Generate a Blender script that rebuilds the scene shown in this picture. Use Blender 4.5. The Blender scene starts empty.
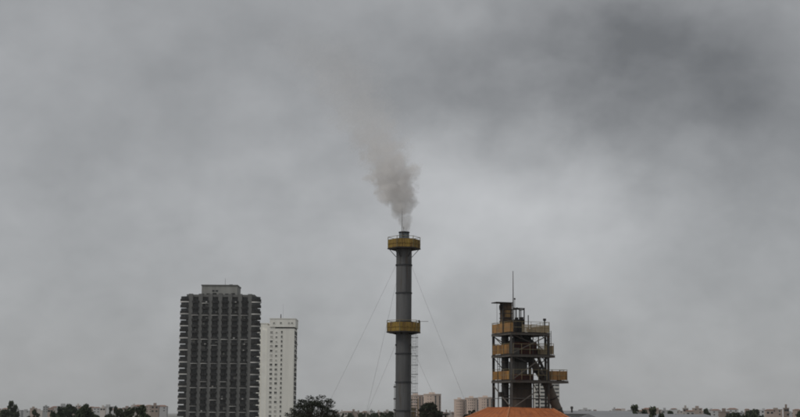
import bpy, math, random
from mathutils import Vector, Matrix

sc = bpy.context.scene
COL = sc.collection
R = math.radians
random.seed(7)

# ------------------------------------------------------------------ camera
CAM_Z = 14.0
F_PX = 1400.0                       # focal length in photograph pixels (800 wide)
PITCH = math.atan((414.0 - 208.5) / F_PX)
ROLL = R(0.35)
cam_d = bpy.data.cameras.new('camera')
cam_d.sensor_width = 36.0
cam_d.sensor_fit = 'HORIZONTAL'
cam_d.lens = 36.0 * F_PX / 800.0
cam_d.clip_start = 0.5
cam_d.clip_end = 90000.0
cam = bpy.data.objects.new('camera', cam_d)
COL.objects.link(cam)
CAM_M = Matrix.Rotation(math.pi / 2 + PITCH, 3, 'X') @ Matrix.Rotation(ROLL, 3, 'Z')
cam.matrix_world = Matrix.Translation((0, 0, CAM_Z)) @ CAM_M.to_4x4()
sc.camera = cam

def ray(x, y):
    return (CAM_M @ Vector(((x - 400) / F_PX, (208.5 - y) / F_PX, -1.0))).normalized()

def at(x, y, d):
    """world point seen at photograph pixel (x, y), d metres away along +Y"""
    v = ray(x, y)
    return Vector((0, 0, CAM_Z)) + v * (d / v.y)

# ------------------------------------------------------------------ world: overcast sky
SUN_EL, SUN_AZ = R(52), R(-128)      # azimuth from +Y (view direction), negative = left
w = bpy.data.worlds.new('World')
sc.world = w
w.use_nodes = True
wt = w.node_tree
wt.nodes.clear()
def wn(t, **k):
    n = wt.nodes.new(t)
    for a, b in k.items():
        setattr(n, a, b)
    return n
def wl(a, b):
    wt.links.new(a, b)
def wmath(op, a, b=None, c=None, clamp=False):
    n = wn('ShaderNodeMath', operation=op, use_clamp=clamp)
    for i, v in enumerate((a, b, c)):
        if v is None:
            continue
        if isinstance(v, (int, float)):
            n.inputs[i].default_value = v
        else:
            wl(v, n.inputs[i])
    return n.outputs[0]
out = wn('ShaderNodeOutputWorld')
sky = wn('ShaderNodeTexSky', sky_type='NISHITA')
sky.sun_disc = False
sky.sun_elevation = SUN_EL
sky.sun_rotation = SUN_AZ
bg_sky = wn('ShaderNodeBackground')
bg_sky.inputs['Strength'].default_value = 0.08
wl(sky.outputs[0], bg_sky.inputs['Color'])
tc = wn('ShaderNodeTexCoord')
sep = wn('ShaderNodeSeparateXYZ')
wl(tc.outputs['Generated'], sep.inputs[0])
# the cloud deck: the view direction projected on a flat layer overhead
zz = wmath('MAXIMUM', wmath('ADD', wmath('ABSOLUTE', sep.outputs['Z']), 0.70), 0.05)
comb = wn('ShaderNodeCombineXYZ')
wl(wmath('DIVIDE', sep.outputs['X'], zz), comb.inputs[0])
wl(wmath('DIVIDE', sep.outputs['Y'], zz), comb.inputs[1])
def cloud_noise(scale, detail, rough, off, dist=0.0):
    mp = wn('ShaderNodeMapping')
    mp.inputs['Location'].default_value = off
    wl(comb.outputs[0], mp.inputs['Vector'])
    n = wn('ShaderNodeTexNoise')
    n.inputs['Scale'].default_value = scale
    n.inputs['Detail'].default_value = detail
    n.inputs['Roughness'].default_value = rough
    n.inputs['Distortion'].default_value = dist
    wl(mp.outputs[0], n.inputs['Vector'])
    return n.outputs['Fac']
big = cloud_noise(3.6, 6, 0.5, (3.1, 1.7, 0.0), 0.1)
fine = cloud_noise(10.0, 7, 0.52, (9.3, 4.1, 2.0), 0.1)
val = wmath('ADD', wmath('MULTIPLY', wmath('SUBTRACT', big, 0.5), 0.30),
            wmath('MULTIPLY', wmath('SUBTRACT', fine, 0.5), 0.17))
tex = cloud_noise(26.0, 6, 0.55, (2.3, 7.1, 4.0), 0.2)
val = wmath('ADD', val, wmath('MULTIPLY', wmath('SUBTRACT', tex, 0.5), 0.12))
warp = wmath('ADD', wmath('MULTIPLY', wmath('SUBTRACT', big, 0.5), 1.6), wmath('MULTIPLY', wmath('SUBTRACT', fine, 0.5), 0.8))
# heavier and thinner banks of the cloud deck (direction, spread, amount)
BANKS = [((650, 95), 0.085, -0.09), ((572, 85), 0.070, -0.20), ((490, 95), 0.065, -0.11), ((415, 95), 0.055, -0.065), ((780, 110), 0.10, -0.09), ((340, 70), 0.06, -0.03),
         ((562, 207), 0.036, 0.05), ((452, 178), 0.032, 0.06), ((490, 240), 0.08, 0.09), ((560, 290), 0.06, 0.03), ((390, 260), 0.06, 0.04), ((265, 190), 0.07, 0.05),
         ((255, 280), 0.06, 0.05), ((582, 345), 0.03, -0.08), ((520, 340), 0.05, -0.04), ((310, 340), 0.05, -0.03), ((350, 395), 0.05, 0.02)]
for (px_, py_), sp, am in BANKS:
    d = ray(px_, py_)
    dot = wn('ShaderNodeVectorMath', operation='DISTANCE')
    wl(tc.outputs['Generated'], dot.inputs[0])
    dot.inputs[1].default_value = d
    q = wmath('MAXIMUM', wmath('ADD', wmath('DIVIDE', dot.outputs['Value'], sp), wmath('MULTIPLY', warp, -1.0 if am > 0 else 1.0)), 0.0)
    g = wmath('POWER', 2.71828, wmath('MULTIPLY', wmath('MULTIPLY', q, q), -1.0))
    val = wmath('ADD', val, wmath('MULTIPLY', g, am))
val = wmath('ADD', val, 0.5, clamp=True)
ramp = wn('ShaderNodeValToRGB')
el = ramp.color_ramp.elements
el[0].position, el[0].color = 0.20, (0.157, 0.162, 0.168, 1)
el[1].position, el[1].color = 0.80, (0.556, 0.566, 0.580, 1)
wl(val, ramp.inputs[0])
bg_cloud = wn('ShaderNodeBackground')
bg_cloud.inputs['Strength'].default_value = 1.0
wl(ramp.outputs[0], bg_cloud.inputs['Color'])
mix = wn('ShaderNodeMixShader')
mix.inputs[0].default_value = 0.95          # nearly closed cloud cover
wl(bg_sky.outputs[0], mix.inputs[1])
wl(bg_cloud.outputs[0], mix.inputs[2])
wl(mix.outputs[0], out.inputs['Surface'])

sun_d = bpy.data.lights.new('sun', 'SUN')
sun_d.energy = 1.4
sun_d.angle = R(25)
sun_d.color = (1.0, 0.97, 0.92)
sun = bpy.data.objects.new('sun', sun_d)
COL.objects.link(sun)
sdir = Vector((math.sin(SUN_AZ) * math.cos(SUN_EL), math.cos(SUN_AZ) * math.cos(SUN_EL), math.sin(SUN_EL)))
sun.rotation_euler = sdir.to_track_quat('Z', 'Y').to_euler()
sun.location = (0, 0, 300)

vs = sc.view_settings
vs.view_transform = 'Standard'
vs.look = 'None'
vs.exposure = 0.0
vs.gamma = 1.0
vs.use_curve_mapping = False
sc.render.engine = 'CYCLES'
cy = sc.cycles
cy.use_denoising = True
cy.max_bounces = 6
cy.diffuse_bounces = 3
cy.glossy_bounces = 2
cy.volume_bounces = 4
cy.transparent_max_bounces = 8
cy.volume_step_rate = 0.12
cy.volume_max_steps = 256
cy.filter_width = 1.9

# ------------------------------------------------------------------ materials
MATS = {}
def mat(name, col, rough=0.8, var=0.25, scale=3.0, stretch=(1, 1, 1), second=None, sec_lo=0.5, sec_hi=0.7,
        bump=0.0, bump_scale=20.0, metal=0.0, spec=0.3, per_object=0.0):
    """procedural surface: base colour with uneven tone, an optional second (stain / rust) colour, fine relief"""
    m = bpy.data.materials.new(name)
    m.use_nodes = True
    nt = m.node_tree
    b = nt.nodes['Principled BSDF']
    b.inputs['Roughness'].default_value = rough
    b.inputs['Metallic'].default_value = metal
    b.inputs['Specular IOR Level'].default_value = spec
    tco = nt.nodes.new('ShaderNodeTexCoord')
    mp = nt.nodes.new('ShaderNodeMapping')
    mp.inputs['Scale'].default_value = stretch
    nt.links.new(tco.outputs['Object'], mp.inputs[0])
    vec = mp.outputs[0]
    oi = nt.nodes.new('ShaderNodeObjectInfo')
    off = nt.nodes.new('ShaderNodeVectorMath'); off.operation = 'SCALE'
    cv = nt.nodes.new('ShaderNodeCombineXYZ')
    for i in range(3):
        nt.links.new(oi.outputs['Random'], cv.inputs[i])
    nt.links.new(cv.outputs[0], off.inputs[0]); off.inputs['Scale'].default_value = 37.0
    ad = nt.nodes.new('ShaderNodeVectorMath'); ad.operation = 'ADD'
    nt.links.new(vec, ad.inputs[0]); nt.links.new(off.outputs[0], ad.inputs[1])
    vec = ad.outputs[0]
    n = nt.nodes.new('ShaderNodeTexNoise')
    n.inputs['Scale'].default_value = scale
    n.inputs['Detail'].default_value = 6
    n.inputs['Roughness'].default_value = 0.65
    nt.links.new(vec, n.inputs['Vector'])
    mr = nt.nodes.new('ShaderNodeMapRange')
    mr.inputs[1].default_value, mr.inputs[2].default_value = 0.25, 0.75
    mr.inputs[3].default_value, mr.inputs[4].default_value = 1 - var, 1 + var
    nt.links.new(n.outputs['Fac'], mr.inputs[0])
    fac = mr.outputs[0]
    if per_object:
        mo = nt.nodes.new('ShaderNodeMapRange')
        mo.inputs[3].default_value, mo.inputs[4].default_value = 1 - per_object, 1 + per_object
        nt.links.new(oi.outputs['Random'], mo.inputs[0])
        mm = nt.nodes.new('ShaderNodeMath'); mm.operation = 'MULTIPLY'
        nt.links.new(fac, mm.inputs[0]); nt.links.new(mo.outputs[0], mm.inputs[1])
        fac = mm.outputs[0]
    sc_ = nt.nodes.new('ShaderNodeVectorMath'); sc_.operation = 'SCALE'
    sc_.inputs[0].default_value = col
    nt.links.new(fac, sc_.inputs['Scale'])
    colout = sc_.outputs[0]
    if second:
        n2 = nt.nodes.new('ShaderNodeTexNoise')
        n2.inputs['Scale'].default_value = scale * 0.6
        n2.inputs['Detail'].default_value = 8
        n2.inputs['Roughness'].default_value = 0.7
        n2.inputs['Distortion'].default_value = 0.4
        ad2 = nt.nodes.new('ShaderNodeVectorMath'); ad2.operation = 'ADD'
        nt.links.new(vec, ad2.inputs[0]); ad2.inputs[1].default_value = (5.3, 2.2, 8.8)
        nt.links.new(ad2.outputs[0], n2.inputs['Vector'])
        m2 = nt.nodes.new('ShaderNodeMapRange')
        m2.interpolation_type = 'SMOOTHSTEP'
        m2.inputs[1].default_value, m2.inputs[2].default_value = sec_lo, sec_hi
        nt.links.new(n2.outputs['Fac'], m2.inputs[0])
        mx = nt.nodes.new('ShaderNodeMix'); mx.data_type = 'RGBA'
        nt.links.new(m2.outputs[0], mx.inputs[0])
        nt.links.new(colout, mx.inputs[6])
        mx.inputs[7].default_value = (*second, 1)
        colout = mx.outputs[2]
    nt.links.new(colout, b.inputs['Base Color'])
    if bump:
        nb = nt.nodes.new('ShaderNodeTexNoise')
        nb.inputs['Scale'].default_value = bump_scale
        nb.inputs['Detail'].default_value = 4
        nt.links.new(vec, nb.inputs['Vector'])
        bp = nt.nodes.new('ShaderNodeBump')
        bp.inputs['Strength'].default_value = bump
        bp.inputs['Distance'].default_value = 0.05
        nt.links.new(nb.outputs['Fac'], bp.inputs['Height'])
        nt.links.new(bp.outputs[0], b.inputs['Normal'])
    MATS[name] = m
    return m

V = (3, 3, 0.25)     # stretch for vertical streaks
mat('ground', (0.10, 0.105, 0.085), 0.95, 0.4, 0.01, second=(0.17, 0.155, 0.14), sec_lo=0.45, sec_hi=0.6)
mat('stack_soot', (0.075, 0.073, 0.072), 0.7, 0.3, 1.2, V, second=(0.04, 0.038, 0.036), sec_lo=0.48, sec_hi=0.68)
mat('stack_steel', (0.118, 0.118, 0.120), 0.55, 0.24, 1.2, V, second=(0.092, 0.074, 0.060), sec_lo=0.50, sec_hi=0.70, bump=0.1, metal=0.3, per_object=0.10)
mat('stack_flange', (0.045, 0.046, 0.05), 0.7, 0.3, 4)
mat('spout_steel', (0.105, 0.12, 0.13), 0.6, 0.3, 3, V, second=(0.05, 0.05, 0.05), sec_lo=0.5, sec_hi=0.7, metal=0.2)
mat('yellow_panel', (0.27, 0.18, 0.04), 0.7, 0.25, 2.5, V, second=(0.11, 0.058, 0.028), sec_lo=0.43, sec_hi=0.64, bump=0.15)
mat('yellow_orange', (0.33, 0.175, 0.05), 0.8, 0.35, 2.2, V, second=(0.10, 0.05, 0.028), sec_lo=0.40, sec_hi=0.62, bump=0.15)
mat('yellow_dusty', (0.36, 0.20, 0.075), 0.8, 0.28, 2.5, V, second=(0.13, 0.07, 0.035), sec_lo=0.43, sec_hi=0.66, bump=0.15)
mat('pale_panel', (0.36, 0.29, 0.19), 0.8, 0.25, 3, V, second=(0.18, 0.12, 0.07), sec_lo=0.48, sec_hi=0.68)
mat('deck_steel', (0.030, 0.026, 0.024), 0.8, 0.3, 4)
mat('rail_steel', (0.20, 0.17, 0.10), 0.7, 0.3, 6)
mat('galvanised', (0.30, 0.31, 0.31), 0.5, 0.2, 6, metal=0.4)
mat('cable', (0.22, 0.22, 0.22), 0.6, 0.1, 3, metal=0.3)
mat('frame_steel', (0.042, 0.039, 0.038), 0.7, 0.3, 2, second=(0.10, 0.06, 0.04), sec_lo=0.5, sec_hi=0.7)
mat('frame_grey', (0.10, 0.096, 0.092), 0.75, 0.3, 2, second=(0.09, 0.065, 0.05), sec_lo=0.5, sec_hi=0.7)
mat('brace_grey', (0.125, 0.112, 0.10), 0.75, 0.3, 2, second=(0.11, 0.075, 0.055), sec_lo=0.55, sec_hi=0.7)
mat('rust_duct', (0.115, 0.075, 0.045), 0.85, 0.35, 2.2, V, second=(0.045, 0.035, 0.03), sec_lo=0.42, sec_hi=0.62, bump=0.2)
mat('ochre_duct', (0.24, 0.15, 0.065), 0.85, 0.3, 2.2, V, second=(0.08, 0.05, 0.03), sec_lo=0.48, sec_hi=0.68, bump=0.2)
mat('dark_vessel', (0.022, 0.021, 0.021), 0.8, 0.35, 2, V)
mat('grey_vessel', (0.10, 0.096, 0.088), 0.8, 0.25, 2, V, second=(0.075, 0.06, 0.05), sec_lo=0.5, sec_hi=0.7)
mat('red_vessel', (0.075, 0.022, 0.018), 0.8, 0.3, 2, V, second=(0.045, 0.025, 0.022), sec_lo=0.48, sec_hi=0.66)
mat('brown_vessel', (0.066, 0.052, 0.042), 0.85, 0.3, 1.6, V, second=(0.055, 0.045, 0.04), sec_lo=0.48, sec_hi=0.68, bump=0.2)
mat('chute_steel', (0.175, 0.145, 0.12), 0.85, 0.3, 1.6, second=(0.055, 0.045, 0.04), sec_lo=0.48, sec_hi=0.68, bump=0.2)
mat('roof_orange', (0.35, 0.115, 0.04), 0.9, 0.32, 1.2, second=(0.22, 0.075, 0.035), sec_lo=0.48, sec_hi=0.7, bump=0.2, bump_scale=9)
mat('roof_ridge', (0.40, 0.17, 0.08), 0.9, 0.2, 4)
mat('shed_wall', (0.30, 0.27, 0.24), 0.9, 0.2, 1)
mat('window_frame_dark', (0.05, 0.05, 0.05), 0.6, 0.1, 1)
mat('dark_concrete', (0.135, 0.135, 0.13), 0.9, 0.18, 0.12, V, second=(0.095, 0.093, 0.09), sec_lo=0.5, sec_hi=0.75)
mat('penthouse', (0.27, 0.27, 0.255), 0.9, 0.15, 0.15, V, second=(0.16, 0.158, 0.15), sec_lo=0.5, sec_hi=0.75)
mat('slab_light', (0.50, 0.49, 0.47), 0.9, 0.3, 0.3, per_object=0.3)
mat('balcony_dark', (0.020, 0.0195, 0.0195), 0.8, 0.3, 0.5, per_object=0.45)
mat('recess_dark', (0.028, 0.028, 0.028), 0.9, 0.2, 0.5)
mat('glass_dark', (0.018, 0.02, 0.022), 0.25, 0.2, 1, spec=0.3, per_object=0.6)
mat('white_paint', (0.76, 0.745, 0.69), 0.9, 0.09, 0.12, V, second=(0.60, 0.58, 0.53), sec_lo=0.5, sec_hi=0.8)
mat('white_trim', (0.78, 0.77, 0.72), 0.9, 0.07, 0.2)
mat('pale_wall', (0.55, 0.53, 0.49), 0.9, 0.08, 0.1, V)
mat('blind', (0.36, 0.35, 0.32), 0.9, 0.15, 1, per_object=0.3)
mat('pink_wall', (0.55, 0.43, 0.36), 0.9, 0.08, 0.06, V, second=(0.42, 0.31, 0.25), sec_lo=0.5, sec_hi=0.8)
mat('pink_trim', (0.58, 0.47, 0.40), 0.9, 0.08, 0.1)
mat('warehouse', (0.30, 0.30, 0.30), 0.9, 0.15, 0.1, V)
mat('warehouse_roof', (0.22, 0.225, 0.235), 0.8, 0.15, 0.1)
mat('far_a', (0.44, 0.40, 0.37), 0.9, 0.1, 0.2, per_object=0.3)
mat('far_b', (0.34, 0.27, 0.23), 0.9, 0.1, 0.2, per_object=0.3)
mat('far_c', (0.42, 0.42, 0.42), 0.9, 0.1, 0.2, per_object=0.3)
mat('clay_tile', (0.21, 0.12, 0.085), 0.9, 0.2, 0.5)
mat('bark', (0.05, 0.04, 0.03), 0.95, 0.3, 4, V, bump=0.3)

def leaf_mat(name, a, b):
    m = bpy.data.materials.new(name)
    m.use_nodes = True
    nt = m.node_tree
    bs = nt.nodes['Principled BSDF']
    bs.inputs['Roughness'].default_value = 0.75
    bs.inputs['Specular IOR Level'].default_value = 0.2
    g = nt.nodes.new('ShaderNodeNewGeometry')
    r = nt.nodes.new('ShaderNodeValToRGB')
    r.color_ramp.elements[0].color = (*a, 1)
    r.color_ramp.elements[1].color = (*b, 1)
    nt.links.new(g.outputs['Random Per Island'], r.inputs[0])
    nt.links.new(r.outputs[0], bs.inputs['Base Color'])
    MATS[name] = m
leaf_mat('leaf', (0.011, 0.015, 0.009), (0.034, 0.042, 0.022))
leaf_mat('leaf_far', (0.022, 0.030, 0.018), (0.055, 0.068, 0.036))

# ------------------------------------------------------------------ mesh helpers
class MB:
    def __init__(self):
        self.v, self.f, self.mi, self.cur, self.sm = [], [], [], 0, []
    def add(self, vs_, fs, smooth=False):
        o = len(self.v)
        self.v += [tuple(p) for p in vs_]
        for f in fs:
            self.f.append(tuple(i + o for i in f))
            self.mi.append(self.cur)
            self.sm.append(smooth)
        return self
    def slot(self, i):
        self.cur = i
        return self
    def box(self, x0, x1, y0, y1, z0, z1):
        return self.add([(x0, y0, z0), (x1, y0, z0), (x1, y1, z0), (x0, y1, z0),
                         (x0, y0, z1), (x1, y0, z1), (x1, y1, z1), (x0, y1, z1)],
                        [(3, 2, 1, 0), (4, 5, 6, 7), (0, 1, 5, 4), (1, 2, 6, 5), (2, 3, 7, 6), (3, 0, 4, 7)])
    def beam(self, p, q, wd, ht=None):
        p, q = Vector(p), Vector(q)
        ht = ht or wd
        d = (q - p).normalized()
        up = Vector((0, 0, 1)) if abs(d.z) < 0.95 else Vector((0, 1, 0))
        s = d.cross(up).normalized()
        u = s.cross(d).normalized()
        c = []
        for b in (p, q):
            for i, j in ((-1, -1), (1, -1), (1, 1), (-1, 1)):
                c.append(b + s * (i * wd / 2) + u * (j * ht / 2))
        return self.add(c, [(0, 1, 2, 3), (7, 6, 5, 4), (4, 5, 1, 0), (5, 6, 2, 1), (6, 7, 3, 2), (7, 4, 0, 3)])
    def ibeam(self, p, q, wd, ht):
        p, q = Vector(p), Vector(q)
        u = Vector((0, 0, 1))
        t = ht * 0.16
        self.beam(p + u * (ht / 2 - t / 2), q + u * (ht / 2 - t / 2), wd, t)
        self.beam(p - u * (ht / 2 - t / 2), q - u * (ht / 2 - t / 2), wd, t)
        return self.beam(p, q, wd * 0.3, ht - 2 * t)
    def tube(self, p, q, r0, r1=None, n=10, cap=True):
        p, q = Vector(p), Vector(q)
        r1 = r0 if r1 is None else r1
        d = (q - p).normalized()
        up = Vector((0, 0, 1)) if abs(d.z) < 0.95 else Vector((0, 1, 0))
        s = d.cross(up).normalized()
        u = s.cross(d).normalized()
        a = []
        for b, r in ((p, r0), (q, r1)):
            for i in range(n):
                t = 2 * math.pi * i / n
                a.append(b + s * (math.cos(t) * r) + u * (math.sin(t) * r))
        self.add(a, [(i, i + n, (i + 1) % n + n, (i + 1) % n) for i in range(n)], True)
        if cap:
            self.add(a[:n], [tuple(range(n))])
            self.add(a[n:], [tuple(reversed(range(n)))])
        return self
    def lathe(self, prof, c=(0, 0), n=24, smooth=True, phase=0.0):
        """profile [(r, z), ...] turned round the vertical through c"""
        a = []
        for r, z in prof:
            for i in range(n):
                t = 2 * math.pi * i / n + phase
                a.append((c[0] + math.cos(t) * r, c[1] + math.sin(t) * r, z))
        f = []
        for k in range(len(prof) - 1):
            for i in range(n):
                j = (i + 1) % n
                f.append((k * n + i, k * n + j, (k + 1) * n + j, (k + 1) * n + i))
        return self.add(a, f, smooth)
    def prism(self, poly, z0, z1):
        n = len(poly)
        a = [(x, y, z0) for x, y in poly] + [(x, y, z1) for x, y in poly]
        f = [(i, (i + 1) % n, (i + 1) % n + n, i + n) for i in range(n)]
        return self.add(a, f + [tuple(reversed(range(n))), tuple(range(n, 2 * n))])
    def mesh(self, name, *mats):
        me = bpy.data.meshes.new(name)
        me.from_pydata(self.v, [], self.f)
        for m in mats:
            me.materials.append(MATS[m])
        if self.f:
            me.polygons.foreach_set('material_index', self.mi)
            me.polygons.foreach_set('use_smooth', self.sm)
        me.update()
        return me
    def build(self, name, mats, parent=None, loc=None):
        if isinstance(mats, str):
            mats = (mats,)
        return inst(name, self.mesh(name, *mats), parent, loc)

def inst(name, me, parent=None, loc=None, rz=0.0):
    o = bpy.data.objects.new(name, me)
    COL.objects.link(o)
    if parent:
        o.parent = parent
    if loc is not None:
        o.location = loc
    if rz:
        o.rotation_euler.z = rz
    return o
def tag(o, label=None, cat=None, group=None, kind=None):
    for k, v in (('label', label), ('category', cat), ('group', group), ('kind', kind)):
        if v:
            o[k] = v
    return o
def empty(name, loc, rz=0.0):
    o = bpy.data.objects.new(name, None)
    COL.objects.link(o)
    o.location = loc
    o.rotation_euler.z = rz
    o.empty_display_size = 0.5
    return o
def copy_tree(o, parent=None):
    c = o.copy()
    COL.objects.link(c)
    c.parent = parent
    for ch in o.children:
        copy_tree(ch, c)
    return c

# ------------------------------------------------------------------ ground
GX = 32000
gm = MB().add([(-GX, -600, 0), (GX, -600, 0), (GX, GX, 0), (-GX, GX, 0)], [(0, 1, 2, 3)])
tag(gm.build('ground', 'ground'), 'flat city ground running out to the horizon', None, kind='structure')

# ------------------------------------------------------------------ dark apartment tower (left)
D1 = 700.0
def dark_tower():
    pR = at(249, 340, D1)                      # right end of the pilastered front
    x_r = pR.x
    bay = 4.93
    nb = 6
    x_l = x_r - bay * nb
    zt = at(240, 295, D1).z                    # roof edge of the front
    fl = 3.0
    depth = 24.0
    root = empty('apartment_tower', (x_l, D1, 0))
    tag(root, 'dark grey concrete apartment tower with vertical pilasters and stacked dark balconies', 'building')
    W = bay * nb
    fr = 1.6                                   # depth of recesses
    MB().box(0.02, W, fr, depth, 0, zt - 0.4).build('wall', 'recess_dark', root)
    MB().box(-0.2, W + 0.2, fr + 0.02, depth + 0.2, zt - 0.4, zt).build('roof_slab', 'dark_concrete', root)
    pil = MB().box(-1.02, 1.02, 0, fr + 0.1, 0, zt + 0.5).mesh('pilaster', 'dark_concrete')
    for i in range(nb + 1):
        inst('pilaster', pil, root, (i * bay, 0, 0))
    for i in range(nb):                        # parapet bays between the pilasters
        MB().box(i * bay + 1.02, (i + 1) * bay - 1.02, 0.35, 0.85, zt - 1.0, zt + 0.15).build('parapet', 'dark_concrete', root)
    # each window: frame, mullions, glass; recessed
    wv = []
    for op in (0.5, 0.33, 0.7):
        wm = MB()
        wm.slot(1).box(-1.6, 1.6, 0.9, 0.95, 0.9, 2.55)
        wm.slot(0).box(-1.6, 1.6, 0.84, 0.9, 2.45, 2.6).box(-1.6, 1.6, 0.84, 0.9, 0.85, 0.97)
        for xx in (-1.6, -1.6 + 3.2 * op, 1.5):
            wm.box(xx, xx + 0.1, 0.82, 0.9, 0.97, 2.45)
        wv.append(wm.mesh('window', 'window_frame_dark', 'glass_dark'))
    bl = MB()
    bow = [(-1.43, -0.70), (-1.75, -0.95), (-1.35, -1.35), (-0.5, -1.55), (0.5, -1.55), (1.35, -1.35), (1.75, -0.95), (1.43, -0.70)]
    for (xa, ya), (xb_, yb) in zip(bow, bow[1:]):
        bl.beam((xa, ya, 0.5), (xb_, yb, 0.5), 0.10, 1.1)
    bl.prism(bow + [(1.43, 0.5), (-1.43, 0.5)], -0.12, 0.02)
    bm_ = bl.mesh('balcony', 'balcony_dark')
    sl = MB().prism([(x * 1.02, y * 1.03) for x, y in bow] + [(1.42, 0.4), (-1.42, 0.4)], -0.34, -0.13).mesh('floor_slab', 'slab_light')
    bd = MB().box(-1.55, 0.1, 0.78, 0.83, 1.0, 2.4).mesh('blind', 'blind')
    rg = random.Random(3)
    acm = MB().box(-0.35, 0.35, -1.75, -1.45, 0.15, 0.65).mesh('air_conditioner', 'slab_light')
    lau = MB().box(-0.55, 0.35, -0.35, -0.3, 0.9, 1.9).mesh('curtain', 'blind')
    nfl = int(zt / fl)
    for k in range(nfl):
        z = zt - 1.0 - (k + 1) * fl
        if z < 10:
            break
        for i in range(nb):
            xc = (i + 0.5) * bay
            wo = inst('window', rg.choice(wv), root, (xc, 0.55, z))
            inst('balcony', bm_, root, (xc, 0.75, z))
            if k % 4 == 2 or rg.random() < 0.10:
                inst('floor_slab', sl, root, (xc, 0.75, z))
            if rg.random() < 0.10:
                inst('air_conditioner', acm, root, (xc + rg.uniform(-0.8, 0.8), 0.75, z))
            if rg.random() < 0.12:
                inst('curtain', lau, wo, (rg.uniform(-0.8, 0.9), 0.9, rg.uniform(-0.2, 0.2)))
            if rg.random() < 0.07:
                inst('blind', bd, wo, (rg.choice((-0.05, 1.45)), 0, 0))
    # rounded corner balconies on the right
    half = [(math.sin(t) , -math.cos(t)) for t in [R(a) for a in range(0, 181, 20)]]
    cbw, cbd = 4.6, 4.2
    poly = [(0, -cbd * 0.55)] + [(1.6 + (cbw - 1.6) * x, cbd * 0.62 * y) for x, y in half] + [(0, cbd * 0.55)]
    cb = MB().prism(poly, 0.0, 1.25).mesh('corner_balcony', 'balcony_dark')
    polys = [(x * 1.03, y * 1.04) for x, y in poly]
    cs = MB().prism(polys, -0.55, -0.02).mesh('balcony_slab', 'slab_light')
    cg = MB().prism([(x * 0.93, y * 0.93) for x, y in poly], 1.25, 2.44).mesh('balcony_glazing', 'glass_dark')
    zc = at(250, 299, D1).z
    k = 0
    while zc - 3.0 * (k + 1) > 8:
        z = zc - 3.0 * (k + 1) + 1.7
        for sx in (1, -1):
            b = inst('corner_balcony', cb, root, (W + 0.9 if sx > 0 else -0.9, 2.2, z))
            b.scale.x = sx
            inst('balcony_glazing', cg, b, (0, 0, 0))
            if k % 2 == 0:
                inst('balcony_slab', cs, b, (0, 0, 0))
        k += 1
    # stair core carrying the corner balconies
    MB().box(W + 0.02, W + 2.2, 0.8, 18, 0, zt + 0.3).build('stair_core', 'dark_concrete', root)
    MB().box(-2.2, -0.02, 0.8, 18, 0, zt + 0.3).build('stair_core', 'dark_concrete', root)
    # penthouse
    px0, px1 = at(201, 300, D1).x - x_l, at(236.6, 300, D1).x - x_l
    zp = at(225, 285.5, D1).z
    ph = MB().box(px0, px1, 1.5, 17, zt + 0.02, zp).build('penthouse', 'penthouse', root)
    MB().box(px0 - 0.25, px1 + 0.25, 1.2, 17.3, zp - 0.02, zp + 0.5).build('coping', 'dark_concrete', ph)
    vent = MB().box(-0.6, 0.6, 1.4, 1.55, 0, 0.8).mesh('vent', 'glass_dark')
    for xx, dz in ((213, 1.7), (216.5, 1.7), (231, 4.6), (230, 4.6)):
        inst('vent', vent, ph, (at(xx, 290, D1).x - x_l, 0, zt + dz))
    for i in range(6):
        xx = px1 - 2 - i * 3.1
        MB().box(xx - 0.9, xx + 0.9, 1.0, 1.45, zt + 0.05, zt + rg.uniform(0.5, 1.2)).build('planter', 'balcony_dark', root)
    MB().tube((px1 - 7, 9, zp + 0.4), (px1 - 7, 9, zp + 4.5), 0.09, 0.05, 6).build('antenna', 'frame_steel', root)
    return root
dark_tower()

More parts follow.
